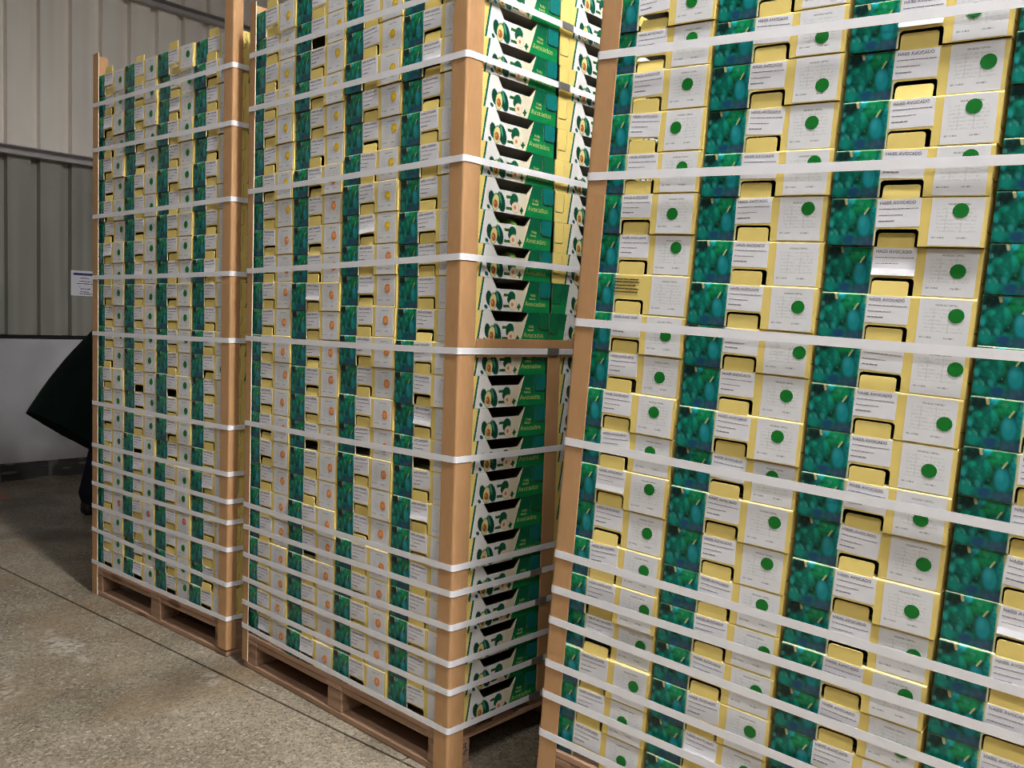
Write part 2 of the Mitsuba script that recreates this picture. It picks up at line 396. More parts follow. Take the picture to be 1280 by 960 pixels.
LAMP_WORDS = dict(zip([l[:2] for l in LAMPS], ['long white hall lamp hanging beside the right stack', 'long white hall lamp hanging over the open floor in front of the stacks', 'long white hall lamp hanging beyond the right end of the stacks',
    'long white hall lamp hanging farthest from the metal wall, over open floor', 'long white hall lamp hanging nearest the metal wall', 'long white hall lamp hanging behind the stacks']))
# lamps
for (x, y, L) in LAMPS:
    k = numbered('high_bay_lamp')
    hx, hy = 0.70, 0.16
    put(k + '__housing', shape(join(bevel_box(x - hx - 0.03, x + hx + 0.03, y - hy - 0.03, y + hy + 0.03, LAMP_Z + 0.012, LAMP_Z + 0.09, 0.01))), 'm_lamp_body')
    for sx in (-1, 1):
        put(k + '__hanging_rod', shape(trimesh.creation.cylinder(0.006, ROOF - LAMP_Z - 0.09, sections=8, transform=trans(x + sx * 0.5, y, (ROOF + LAMP_Z + 0.09) / 2))), 'm_lamp_body')
    d = shape(box(x - hx, x + hx, y - hy, y + hy, LAMP_Z, LAMP_Z + 0.01))
    d['emitter'] = {'type': 'area', 'radiance': {'type': 'rgb', 'value': [L * c for c in LAMP_COLOR]}}
    put(k + '__diffuser', d, 'm_lamp_body')
    tag(k, LAMP_WORDS[(x, y)], 'lamp', 'lamps under the roof')

# poster on the cladding
pm = front = box(WX + 0.001, WX + 0.003, 1.062, 1.36, 1.525, 1.738)
put('wall_notice__paper', shape(pm), 'm_paper')
put('wall_notice__header_bar', shape(box(WX + 0.003, WX + 0.0036, 1.082, 1.34, 1.698, 1.718)), 'm_blue_ink')
bars = [box(WX + 0.003, WX + 0.0036, 1.11 + a, 1.11 + b, z, z + 0.006) for a, b, z in ((0.03, 0.10, 1.672), (0.02, 0.12, 1.645), (0.0, 0.2, 1.625), (0.02, 0.03, 1.60), (0.03, 0.11, 1.582), (0.03, 0.036, 1.576), (0.03, 0.1, 1.556), (0.02, 0.2, 1.540))]
put('wall_notice__printed_lines', shape(join(*bars)), 'm_blue_ink')
tag('wall_notice', 'white paper notice with a dark blue header on the metal wall', 'notice')

# ---------------------------------------------------------------- carton geometry (local: x along the face, y inwards, z up)
def rounded(x0, x1, z0, z1, r, corners='tl tr'):
    p = []
    def arc(cx, cz, a0):
        return [(cx + r * math.cos(math.radians(a0 + k * 30)), cz + r * math.sin(math.radians(a0 + k * 30))) for k in range(4)]
    p += arc(x0 + r, z0 + r, 180) if 'bl' in corners else [(x0, z0)]
    p += arc(x1 - r, z0 + r, 270) if 'br' in corners else [(x1, z0)]
    p += arc(x1 - r, z1 - r, 0) if 'tr' in corners else [(x1, z1)]
    p += arc(x0 + r, z1 - r, 90) if 'tl' in corners else [(x0, z1)]
    return sg.Polygon(p)

NX0, NX1, NH = 0.0925, 0.1725, 0.0335
DIP = [(0.1245, 1.0), (0.1455, None), (0.268, None), (0.2965, 1.0)]

def carton_meshes(H):
    S = {}
    r = 0.0045
    face = sg.Polygon([(0, 0), (CW, 0), (CW, H - r), (0, H - r)]).difference(rounded(NX0, NX1, -0.01, NH, 0.007))
    m = front_plate(face, 0.0, 0.0035)
    uv = np.stack([m.vertices[:, 0] / CW, m.vertices[:, 2] / H], 1)
    # folded top edge: a small quarter round, then a flange running inwards
    prof = [(0.0, H - r), (0.0006, H - r * 0.45), (0.0019, H - 0.0006), (r, H), (0.030, H), (0.030, H - 0.002), (r, H - 0.002)]
    v, q, u2 = [], [], []
    for (yy, zz) in prof:
        for xx in (0.0, CW):
            v.append((xx, yy, zz))
            u2.append((xx / CW, min(zz / H + yy * 0.3, 1.0)))
    for i in range(len(prof) - 1):
        q += [[2 * i, 2 * i + 1, 2 * i + 3], [2 * i, 2 * i + 3, 2 * i + 2]]
    e = trimesh.Trimesh(np.array(v), np.array(q), process=False)
    mm = trimesh.Trimesh(np.vstack([m.vertices, e.vertices]), np.vstack([m.faces, e.faces + len(m.vertices)]), process=False)
    S['front_panel'] = shape(mm, uv=np.vstack([uv, np.array(u2)]))
    dz = 0.066
    side = sg.Polygon([(0.0035, 0), (CD, 0), (CD, H)] + [(DIP[3][0], H), (DIP[2][0], dz), (DIP[1][0], dz), (DIP[0][0], H)] + [(0.0035, H)])
    flap_r, flap_l = rounded(0.343, 0.3925, 0.046, H - 0.002, 0.008, 'bl br'), rounded(0.004, 0.046, 0.032, H - 0.002, 0.008, 'bl br')
    cut = side
    for fl in (flap_r, flap_l):                       # the flaps are cut free along their lower edges
        ring = fl.buffer(0.0030, quad_segs=2).difference(fl).intersection(sg.box(0.0055, 0, CD - 0.0015, H - 0.006))
        cut = cut.difference(ring)
    s = side_plate(cut, CW - 0.0018, CW)
    S['side_panel'] = shape(s, uv=np.stack([s.vertices[:, 1] / CD, s.vertices[:, 2] / H], 1))
    inner = side_plate(side, CW - 0.0042, CW - 0.0018)
    left = side_plate(sg.Polygon(max(getattr(side, 'geoms', [side]), key=lambda q: q.area).exterior), 0.0, 0.004)
    back = box(0.004, CW - 0.0042, CD - 0.004, CD, 0, H)
    bottom = box(0.004, CW - 0.0042, 0.040, CD - 0.004, 0.0, 0.004)
    flange = [box(0.004, 0.028, 0.03, 0.1, H - 0.002, H), box(CW - 0.028, CW - 0.0042, 0.03, 0.1, H - 0.002, H), box(0.004, 0.028, 0.31, CD - 0.004, H - 0.002, H), box(CW - 0.028, CW - 0.0042, 0.31, CD - 0.004, H - 0.002, H)]
    S['tray'] = shape(join(inner, left, back, *flange))
    S['base'] = shape(bottom)
    for i, (lean, sh, hh) in enumerate(((0.0, 0.0, 0.0307), (4.0, -0.0006, 0.0298), (0.0, -0.0008, 0.0315), (9.0, 0.0008, 0.027))):
        a = rounded(NX0 + 0.0036 + sh, NX1 - 0.0074 + sh, -0.004, hh, 0.006)
        t = front_plate(a, 0.0008, 0.0036)
        t.apply_transform(rot('x', -lean))
        t.apply_translation((0, 0.0, H - 0.0015))
        S[f'tab{i}'] = shape(t)
    flap = side_plate(rounded(0.343, 0.3925, 0.046, H - 0.002, 0.008, 'bl br'), CW, CW + 0.0026)
    S['flap_right'] = shape(flap)
    S['flap_left'] = shape(side_plate(flap_l, CW, CW + 0.0008))
    # lettering on the green end of the side panel
    ls = []
    for text, t0, z0, h in (('Fruity', 0.298, 0.0495, 0.0075), ('Natural', 0.293, 0.0390, 0.0068), ('Avocados', 0.2745, 0.0195, 0.0140)):
        g = meshkit.text_mesh(text, h, 0.0006)
        vv = np.array(g.vertices)
        k = 0.094 / (vv[:, 0].max() - vv[:, 0].min()) if text == 'Avocados' else 0.9
        g.vertices = np.stack([CW + vv[:, 2], t0 + vv[:, 0] * k, z0 + vv[:, 1]], 1)
        ls.append(g)
    S['side_lettering'] = shape(join(*ls))
    return S

def thin_label(x0, x1, z0, z1, th=0.0007, peel=0.0):
    """A stuck-on sheet, slightly curled along its bottom edge when peel > 0."""
    nx, nz = 2, 5
    v, f, uv = [], [], []
    for side in (0, 1):
        for j in range(nz):
            for i in range(nx):
                b = j / (nz - 1)
                y = -th * (1 - side) - peel * max(0.0, 0.5 - b) ** 2 * 4
                v.append((x0 + (x1 - x0) * i / (nx - 1), y, z0 + (z1 - z0) * b))
                uv.append((i / (nx - 1), b))
    n = nx * nz
    for j in range(nz - 1):
        a, b, c, d = j * 2, j * 2 + 1, j * 2 + 3, j * 2 + 2
        f += [[a, b, c], [a, c, d], [n + a, n + c, n + b], [n + a, n + d, n + c], [a, d, n + d], [a, n + d, n + a], [b, n + b, n + c], [b, n + c, c]]
    f += [[0, n, n + 1], [0, n + 1, 1], [n - 2, n - 1, 2 * n - 1], [n - 2, 2 * n - 1, 2 * n - 2]]
    return trimesh.Trimesh(np.array(v), np.array(f), process=False), np.array(uv)

lm, _ = thin_label(-0.0405, 0.0405, -0.0275, 0.0275)
LABEL = shape(lm)
lm, _ = thin_label(-0.0405, 0.0405, -0.0275, 0.0275, peel=0.0035)
LABEL_PEEL = shape(lm)
lm, luv = thin_label(-0.0455, 0.0455, -0.0455, 0.0458)
SHEET = shape(lm, uv=luv)

def flat_text(text, h, x0, z0, width=None, bold=False, y=-0.0012, depth=0.0005):
    g = meshkit.text_mesh(text, h, depth, bold)
    v = np.array(g.vertices)
    k = width / (v[:, 0].max() - v[:, 0].min()) if width else 1.0
    g.vertices = np.stack([x0 + v[:, 0] * k, y + depth - v[:, 2], z0 + v[:, 1]], 1)
    return g

def ink_line(x0, x1, z, h):
    """A line of small print as a run of little words."""
    out, x = [], x0
    r = random.Random(int(z * 1e5))
    while x < x1:
        w = min(r.uniform(0.004, 0.009), x1 - x)
        out.append(box(x, x + w, -0.0012, -0.0007, z, z + h))
        x += w + 0.0009
    return out

LETTER = shape(join(flat_text('HASS AVOCADO', 0.0058, -0.036, 0.0175, 0.066, True), *ink_line(-0.036, 0.037, 0.0078, 0.0013), *ink_line(-0.036, 0.008, -0.0045, 0.0013), *ink_line(-0.036, -0.006, -0.0165, 0.0022)))
PRINTED = shape(join(*[q for z, w in ((0.081, 0.066), (0.0745, 0.070), (0.066, 0.060), (0.058, 0.068), (0.050, 0.066)) for q in ink_line(NX0 - 0.004, NX0 - 0.004 + w, z, 0.0027)]))

def dot_mesh(color, text=None, ink=(0.75, 0.55, 0.40)):
    d = trimesh.creation.cylinder(0.0140, 0.0008, sections=28)
    v = np.array(d.vertices)
    d.vertices = np.stack([v[:, 0], v[:, 2] - 0.0012, v[:, 1]], 1)
    d.fix_normals()
    if text is None:
        return shape(d), 'm_dot_green'
    g = flat_text(text, 0.0105, -0.0085, -0.0052, 0.017, True, -0.0021, 0.0006)
    c = np.vstack([np.tile(color, (len(d.vertices), 1)), np.tile(ink, (len(g.vertices), 1))])
    return shape(join(d, g), color=c), 'm_dot_color'

DOTS = {'green': dot_mesh(None), 'yellow': dot_mesh((0.72, 0.47, 0.015), '24', (0.80, 0.62, 0.16)), 'orange': dot_mesh((0.72, 0.245, 0.055), '22', (0.78, 0.50, 0.32)),
        'red': dot_mesh((0.55, 0.06, 0.075), '20', (0.70, 0.40, 0.38))}

# ---------------------------------------------------------------- the three stacks
class Stack:
    def __init__(self, name, m, heights):
        self.name, self.m, self.heights = name, m, heights      # per column: quadratic in the row number
        self.base = min(h[2] for h in heights)
        self.S = CARTON

    def z(self, col, row):
        a, b, c = self.heights[col]
        return c + row * b + row * row * a

    def lift(self, col, row):
        return self.z(col, row), (self.z(col, row + 1) - self.z(col, row) - 0.0006) / H0
H0 = 0.0960
CARTON = carton_meshes(H0)

LEFT = Stack('left', trans(-1.305, -0.0064, 0) @ rot('z', math.degrees(0.054)), [(0.00002, 0.09722, 0.1430)] * 4)
MIDDLE = Stack('middle', np.eye(4), [(0.0001, 0.0964, 0.1370), (0.000152, 0.095204, 0.1370), (0.00004, 0.0982, 0.1370), (0.000064, 0.097357, 0.1370)])
RM = np.array([[0.9956, -0.0768, 0.0530], [0.0761, 0.9970, 0.0140], [-0.0539, -0.0099, 0.9985]])
u_, _, vt_ = np.linalg.svd(RM)
m4 = np.eye(4)
m4[:3, :3] = u_ @ vt_
m4[:3, 3] = (0.39860, -0.06612, 0.1127)
NEAR = Stack('right', m4 @ trans(1.2, 0, 0), [(0.00004, 0.093574, 0.1745), (0.000119, 0.091479, 0.1765), (0.000141, 0.090664, 0.1769), (0.000047, 0.092872, 0.1745)])   # local origin at the right end of its face, like the others

COLW = 0.297
def place_of(st, col, row, deep=0, jit=True):
    """Matrix of a carton; columns 0..3 from the left."""
    x = -1.194 + COLW * col + (COLW - CW) / 2
    y = 0.0084 + deep * 0.4035
    z, k = st.lift(col, row)
    r = random.Random(hash((st.name, col, row, deep)) if False else (sum(map(ord, st.name)) * 7919 + col * 1009 + row * 31 + deep * 77))
    if not jit:
        return trans(x, y + 0.004, z) @ np.diag([1, 1, k, 1]), r
    drift = 0.0022 * math.sin(row * 0.55 + col * 1.7)
    a = rot('z', max(-0.2, min(0.2, r.gauss(0, 0.12))))
    a[:3, 3] = 0
    c = trans(CW / 2, CD / 2, 0) @ a @ trans(-CW / 2, -CD / 2, 0)
    return trans(x + max(-0.0009, min(0.0009, r.gauss(0, 0.0008) + 0.4 * drift)), y + max(-0.0012, min(0.0085, r.gauss(0.0025, 0.0034))), z) @ c @ np.diag([1, 1, k, 1]), r

NO_TAB = {('left', 1, 8), ('left', 2, 8), ('left', 1, 5), ('middle', 1, 7), ('middle', 2, 7), ('middle', 3, 7), ('middle', 1, 3), ('middle', 1, 21)}
DOT_AT = {0: {19: (0.231, 0.046), 18: (0.238, 0.061), 17: (0.238, 0.054), 16: (0.218, 0.053), 15: (0.244, 0.057), 14: (0.231, 0.047), 13: (0.246, 0.065), 11: (0.243, 0.05), 10: (0.236, 0.046), 9: (0.235, 0.058), 8: (0.232, 0.057), 7: (0.242, 0.063), 6: (0.244, 0.051), 5: (0.248, 0.055), 4: (0.26, 0.056), 3: (0.254, 0.058), 2: (0.25, 0.053), 1: (0.229, 0.049), 0: (0.237, 0.044)},
          1: {18: (0.241, 0.035), 17: (0.252, 0.033), 16: (0.238, 0.055), 15: (0.252, 0.068), 14: (0.251, 0.069), 12: (0.253, 0.053), 11: (0.266, 0.053), 10: (0.247, 0.053), 9: (0.239, 0.059), 8: (0.235, 0.064), 7: (0.254, 0.062), 6: (0.247, 0.062), 5: (0.245, 0.062), 4: (0.261, 0.054), 3: (0.253, 0.056), 2: (0.249, 0.055)},
          2: {18: (0.224, 0.054), 17: (0.258, 0.055), 16: (0.243, 0.07), 15: (0.25, 0.073), 14: (0.244, 0.069), 13: (0.25, 0.051), 12: (0.258, 0.062), 11: (0.268, 0.056), 10: (0.262, 0.045), 9: (0.244, 0.045), 8: (0.241, 0.042), 7: (0.255, 0.049), 6: (0.245, 0.046), 5: (0.258, 0.052), 4: (0.254, 0.064), 3: (0.258, 0.042)}}
YELLOW_FROM = {0: 15.8, 1: 17.8, 2: 14.8, 3: 14.8}
TOP_ROW = {0: 19, 1: 19, 2: 19, 3: 18}      # topmost row of the right stack that the photo shows

def carton(st, col, row, deep=0):
    m, r = place_of(st, col, row, deep)
    W = st.m @ m
    S = st.S
    k = numbered('avocado_carton')
    blank = st is NEAR and (col, row) == (0, 12)
    put(k + '__tray', S['tray'], 'm_inner', W)
    put(k + '__base', S['base'], 'm_base', W)
    front_seen = deep == 0
    if front_seen:
        put(k + '__front_panel', S['front_panel'], 'm_front', W)
        if (st.name, col, row) not in NO_TAB:
            put(k + '__tab', S[f'tab{r.choice((0, 0, 0, 1, 2, 2, 3))}'], 'm_yellow', W)
    alt = st is MIDDLE and deep == 1 and row in (12, 13)
    sp = put(k + '__side_panel', S['side_panel'], 'm_side_green' if alt else 'm_side', W)
    if st is MIDDLE and col == 3:
        put(sp + '__lettering', S['side_lettering'], 'm_gold_ink', W)
        put(k + '__flap', S['flap_right'], 'm_green_flap' if row in (6, 12, 17) else 'm_teal', W)
        if deep == 1:
            put(k + '__flap', S['flap_left'], 'm_green_flap' if alt else 'm_yellow', W)
    dot = None
    if front_seen:
        if blank:
            put(k + '__front_panel__lettering', PRINTED, 'm_brown_ink', W)
        else:
            tilt = max(-3.5, min(3.5, r.gauss(0, 1.4 if r.random() < 0.88 else 3.0)))
            lx, lz = NX0 + 0.039 + r.gauss(0, 0.0014), 0.0664 - 0.0007 * abs(tilt) - abs(r.gauss(0, 0.0005))
            L = W @ trans(lx, 0, lz) @ rot('y', tilt)
            lb = put(k + '__label', LABEL_PEEL if r.random() < 0.10 else LABEL, 'm_label', L)
            put(lb + '__lettering', LETTER, 'm_ink', L)
        sx = 0.2345 + max(-0.002, min(0.002, r.gauss(0, 0.0010)))
        SH = W @ trans(sx, 0, 0.0472) @ rot('y', max(-0.8, min(0.8, r.gauss(0, 0.4))))
        sh = put(k + '__packing_sheet', SHEET, 'm_sheet', SH)
        if st is NEAR:
            if not blank and (col, row) != (1, 13):
                dot = 'green'
                dx, dz = DOT_AT.get(col, {}).get(row, (0.246, 0.052))
                dx -= 0.0018
        elif st is LEFT:
            dot, dx, dz = ('red' if row == 3 and col < 3 else 'green'), 0.246 + r.gauss(0, 0.005), 0.050 + r.gauss(0, 0.006)
        else:
            dot, dx, dz = ('yellow' if row > YELLOW_FROM[col] else 'orange'), 0.246 + r.gauss(0, 0.006), 0.050 + r.gauss(0, 0.005)
        if dot:
            put(sh + '__sticker', DOTS[dot][0], DOTS[dot][1], W @ trans(dx, 0, dz) @ rot('y', r.gauss(0, 8)))
    # label
    c = ORD[col]
    if st is NEAR:
        d = 'without white label,' if blank else 'without a dot,' if dot is None else 'with green dot,'
        t = f'avocado carton {d} right stack, {c} column from left, {ORD[TOP_ROW[col] - row]} from photo top'
    elif deep:
        t = f"carton side with cut-out, middle stack's right face, far column, {ORD[22 - row]} from photo top"
    else:
        t = f'avocado carton, {st.name} stack, {c} column from left beside corner board, {ORD[row]} row from bottom' if col == 3 else f'avocado carton, {dot} dot, {st.name} stack, {c} column from left, {ORD[row]} row from bottom'
    tag(k, t, 'carton', f'avocado cartons of the {st.name} stack' if not deep else "side cartons of the middle stack")
    return k

for st in (LEFT, MIDDLE, NEAR):
    for col in range(4):
        if st is LEFT:
            rows = range(24)
        elif st is MIDDLE:
            rows = range(24 if col < 2 else 23)
        else:
            rows = range((0, 0, 1, 3)[col], TOP_ROW[col] + 1)
        for row in rows:
            carton(st, col, row)
for row in range(7, 23):
    carton(MIDDLE, 3, row, 1)

# cartons the photograph shows nothing of (inside the stacks, above and below the frame) fill the stacks up
n_fill = 0
for st in (LEFT, MIDDLE, NEAR):
    for deep in (0, 1, 2):
        for col in range(4):
            for row in range(24):
                if deep and not (col in (0, 3) or row > 21 or deep == 2):
                    continue                                   # enclosed on every side
                shown = deep == 0 and (st is LEFT or (st is MIDDLE and row < (24 if col < 2 else 23)) or (st is NEAR and (0, 0, 1, 3)[col] <= row <= TOP_ROW[col]))
                if shown or (st is MIDDLE and deep == 1 and col == 3 and 7 <= row < 23):
                    continue
                W = st.m @ place_of(st, col, row, deep, False)[0]
                n_fill += 1
                kk = f'carton_stock__{n_fill:03d}'
                scene[kk + '__tray'] = {**st.S['tray'], 'bsdf': {'type': 'ref', 'id': 'm_inner'}, 'to_world': T(W)}
                scene[kk + '__base'] = {**st.S['base'], 'bsdf': {'type': 'ref', 'id': 'm_base'}, 'to_world': T(W)}
                if col == 3 or deep == 0:
                    scene[kk + '__side_panel'] = {**st.S['side_panel'], 'bsdf': {'type': 'ref', 'id': 'm_side'}, 'to_world': T(W)}
                if deep == 0:
                    scene[kk + '__front_panel'] = {**st.S['front_panel'], 'bsdf': {'type': 'ref', 'id': 'm_front'}, 'to_world': T(W)}
tag('carton_stock', 'cartons filling the hidden inside of the three stacks', 'cartons', kind='stuff')

# avocados showing in the cut-outs of the middle stack's side
def avocado(s, t, z, r=0.025, ang=0.0):
    m = trimesh.creation.icosphere(3, 1.0)
    v = np.array(m.vertices)
    k = 1.0 + 0.22 * v[:, :1]
    v = v * [1.32, 1.0, 1.0] * np.hstack([np.ones_like(k), 1.25 - 0.25 * k, 1.25 - 0.25 * k]) * r
    m.vertices = v
    m.apply_transform(trans(s, t, z) @ rot('z', ang))
    k = numbered('avocado')
    put(k, shape(m, smooth=True), 'm_avocado')
    return k
rows_a = [(15, 0.166, 0.064, 'green avocado showing left in a side cut-out, middle stack, above the other two'),
          (15, 0.242, 0.066, 'green avocado showing right in a side cut-out, middle stack'),
          (14, 0.244, 0.064, 'single green avocado showing in the side cut-out below two others')]
for row, t, z, lab in rows_a:
    k = avocado(-0.0495, t, MIDDLE.z(3, row) + z, 0.0235, 180)
    tag(k, lab, 'avocado', 'avocados in the side cut-outs')

# ---------------------------------------------------------------- corner boards
def angle_board(leg=0.060, th=0.0045, r=0.009):
    """L-profile with its outside corner at the origin, legs along -x and +y."""
    arc = [(-r + r * math.sin(a), r - r * math.cos(a)) for a in np.linspace(0, math.pi / 2, 5)]
    ri = r - th
    arc_in = [(-r + ri * math.sin(a), r - ri * math.cos(a)) for a in np.linspace(math.pi / 2, 0, 5)]
    return sg.Polygon([(-leg, 0)] + arc + [(0, leg), (-th, leg)] + arc_in + [(-leg, th)])

def corner_board(st, right, z0, z1, label, legf=0.06, legs=0.072):
    pf = angle_board()
    v = np.array(pf.exterior.coords)[:-1]
    v[:, 0] = np.where(v[:, 0] < -0.02, -legf, v[:, 0])
    v[:, 1] = np.where(v[:, 1] > 0.02, legs, v[:, 1])
    if not right:
        v[:, 0] = -1.2 - v[:, 0]
        v = v[::-1]
    m = extrude(sg.Polygon(v), z1 - z0)
    m.apply_translation((0, 0, z0))
    m.fix_normals()
    m.apply_transform(st.m)
    k = numbered('corner_board')
    put(k + '__board', shape(m, smooth=35), 'm_kraft')
    xe = -legf if right else -1.2 + legf
    e = box(xe - 0.0006, xe + 0.0006, 0.0003, 0.0043, z0, z1)
    e.apply_transform(st.m)
    if st is not NEAR:
        put(k + '__raw_edge', shape(e), 'm_kraft_edge')
    tag(k, label, 'corner board', 'brown corner boards of the stacks')
    return k
corner_board(LEFT, False, 0.0, 2.590, 'brown board at the left edge of the left stack, nearest the metal wall')
corner_board(LEFT, True, 0.030, 2.76, 'brown corner board between the left and middle stacks, right edge of left stack', legf=0.062, legs=0.042)
corner_board(MIDDLE, False, 0.028, 2.550, 'brown board at the left edge of the middle stack', legf=0.045)
corner_board(MIDDLE, True, 0.0, 2.66, "wide brown corner board at the middle stack's front right corner", legf=0.062, legs=0.064)
corner_board(NEAR, False, 0.041, 2.50, 'brown corner board at the left edge of the right stack', legf=0.058)

# flat boards on the right face of the middle stack
hb = bevel_box(-0.0058, -0.0008, 0.074, 1.19, 1.272, 1.328, 0.0012)
k = put('horizontal_edge_board', shape(hb), 'm_kraft')
tag(k, "brown board lying across the middle stack's right face at half height", 'edge board')
vb = bevel_box(-0.0058, -0.0008, 0.400, 0.461, 0.150, 1.271, 0.0012)
k = put('vertical_edge_board', shape(vb), 'm_kraft')
tag(k, "brown upright board on the lower half of the middle stack's right face", 'edge board')

# ---------------------------------------------------------------- straps
def strap_mesh(zl, zr, depth, w=0.0195, th=0.0009, slack=0.0):
    """A band round the stack: zl at the left front corner, zr at the right front corner."""
    o, r = 0.0012, 0.009
    pts = []
    def arc(cx, cy, a0, a1):
        for a in np.linspace(a0, a1, 5):
            pts.append((cx + (r + o) * math.cos(a), cy + (r + o) * math.sin(a)))
    arc(-r, r, -math.pi / 2, 0)                       # front right
    arc(-r, depth - r, 0, math.pi / 2)
    arc(-1.2 + r, depth - r, math.pi / 2, math.pi)
    arc(-1.2 + r, r, math.pi, 1.5 * math.pi)
    for q in np.linspace(0, 1, 9)[1:-1]:
        pts.append((-1.2 + r + q * (1.2 - 2 * r), -o))
    pts = np.array(pts)
    t = np.roll(pts, -1, 0) - np.roll(pts, 1, 0)
    t /= np.linalg.norm(t, axis=1, keepdims=True)
    nn = np.stack([t[:, 1], -t[:, 0]], 1)
    # height follows the run along the band
    f = np.clip((pts[:, 0] + 1.2) / 1.2, 0, 1)
    z = zl + (zr - zl) * f
    front = (np.abs(pts[:, 1] + o) < 1e-6)
    z = z - slack * front * np.sin(np.pi * f)
    v, n = [], len(pts)
    for off, dz in ((0, -w / 2), (0, w / 2), (th, w / 2), (th, -w / 2)):
        v.append(np.column_stack([pts + nn * off, z + dz]))
    v = np.vstack(v)
    f = []
    for a, b in ((0, 1), (1, 2), (2, 3), (3, 0)):
        for i in range(n):
            j = (i + 1) % n
            f += [[a * n + i, b * n + i, b * n + j], [a * n + i, b * n + j, a * n + j]]
    m = trimesh.Trimesh(v, np.array(f), process=False)
    m.fix_normals()
    return m

def seal_mesh(t, z, tilt):
    L, w = 0.056, 0.0235
    parts = [bevel_box(0.0, 0.0022, -L / 2, L / 2, -w / 2, w / 2, 0.0008)]
    for k in range(7):                                # crimped ribs
        y = -L / 2 + 0.005 + k * (L - 0.010) / 6
        parts.append(bevel_box(0.0018, 0.0042, y - 0.0016, y + 0.0016, -w / 2 + 0.001, w / 2 - 0.001, 0.0007))
    m = join(*parts)
    m.apply_transform(trans(0.0020, t, z) @ rot('x', tilt))
    return m

def straps(st, zs, seals, slack):
    n = len(zs)
    for i, (zl, zr) in enumerate(zs):
        k = numbered('strap')
        m = strap_mesh(zl, zr, 1.218, slack=slack)
        m.apply_transform(st.m)
        if i in seals:
            put(k + '__band', shape(m), 'm_strap')
            t, z, tl = seals[i]
            s = seal_mesh(t, zr, tl)
            s.apply_transform(st.m)
            put(k + '__seal', shape(s), 'm_seal')
            tag(k + '__seal', label='dark crimped metal seal')
        else:
            put(k, shape(m), 'm_strap')
        if st is NEAR:
            lab = f'white plastic strap across the right stack, {ORD[n - 1 - i]} up from its lowest'
        else:
            lab = f'white plastic strap round the {st.name} stack, {ORD[n - 1 - i]} from the bottom'
        tag(k, lab, 'strap', f'white straps round the {st.name} stack')
straps(LEFT, [(2.351, 2.344), (2.142, 2.122), (1.829, 1.831), (1.542, 1.541), (1.275, 1.278), (0.940, 0.932), (0.735, 0.746), (0.643, 0.635), (0.547, 0.551), (0.436, 0.441), (0.322, 0.299), (0.161, 0.159)], {}, 0.002)
straps(MIDDLE, [(2.354, 2.330), (2.156, 2.140), (1.848, 1.846), (1.548, 1.564), (1.291, 1.290), (0.965, 0.970), (0.647, 0.646), (0.559, 0.568), (0.449, 0.466), (0.353, 0.355), (0.260, 0.268), (0.167, 0.149)],
       {0: (0.436, 0, 0), 1: (0.428, 0, 0), 4: (0.42, 0, 0), 7: (0.372, 0, 0), 8: (0.401, 0, 0), 10: (0.394, 0, 0), 11: (0.386, 0, 0)}, 0.002)
straps(NEAR, [(1.917, 1.904), (1.628, 1.631), (1.271, 1.284), (0.971, 0.970), (0.681, 0.680), (0.588, 0.595), (0.507, 0.494), (0.393, 0.385), (0.310, 0.303), (0.206, 0.200)], {}, 0.0)

# ---------------------------------------------------------------- wooden pallets
def pallet(st, label, top, stamp=False, foot=0.0):
    k = numbered('wooden_pallet')
    r = random.Random(len(st.name) + 3)
    def part(nm, b, rr=0.003):
        m = bevel_box(*b, rr)
        v = np.array(m.vertices)
        m.apply_transform(st.m)
        return put(k + '__' + nm, shape(m), 'm_timber')
    D = 1.20
    bd, sk, th = 0.098, 0.022, 0.020
    zt = top
    for y0 in (0.006, D / 2 - bd / 2, D - bd - 0.002):                        # bottom skids and the blocks on them
        part('skid', (-1.194, -0.006, y0, y0 + bd, foot + 0.0005, foot + sk))
        for x0 in (-1.194, -0.628, -0.099):
            w = 0.093 if x0 != -0.628 else 0.085
            b = part('block', (x0, x0 + w, y0 + 0.002, y0 + bd - 0.004, foot + sk, zt - 2 * th))
            if stamp and y0 < 0.1 and x0 == -0.099:
                g = join(flat_text('JE', 0.016, 0, 0.030, None, True), flat_text('HT', 0.016, 0, 0.008, None, True))
                v = np.array(g.vertices)
                g.vertices = np.stack([-0.006 - 0.0007 - v[:, 1] * 1.0, 0.0655 + v[:, 0] * 0.85, 0.05 + v[:, 2] - 0.01], 1)
                put(b + '__stamp', shape(g), 'm_stamp')
                tag(b + '__stamp', label='dark ink stamp')
    for x0 in (-1.194, -0.64, -0.104):                                         # stringer boards on the blocks
        part('cross_board', (x0, x0 + 0.098, 0.006, D - 0.002, zt - 2 * th, zt - th))
    part('fascia_board', (-1.101, -0.640, 0.008, 0.026, zt - 2 * th - 0.002, zt - th - 0.0005), 0.002)
    part('fascia_board', (-0.542, -0.104, 0.008, 0.026, zt - 2 * th - 0.002, zt - th - 0.0005), 0.002)
    y = 0.006
    for w in (0.118, 0.095, 0.095, 0.118, 0.095, 0.095, 0.118):                              # deck boards
        part('deck_board', (-1.195, -0.005, y, y + w, zt - th, zt - 0.0005))
        y += w + (D - 0.008 - 0.734) / 6
    tag(k, label, 'pallet', 'wooden pallets under the stacks')
pallet(LEFT, 'reddish wooden pallet under the left stack, on the concrete floor', LEFT.base - 0.0005)
pallet(MIDDLE, 'wooden pallet with an ink stamp under the middle stack', MIDDLE.base - 0.0005, True)
pallet(NEAR, 'wooden pallet under the right stack, its end just showing', NEAR.base - 0.0005, False, 0.040)

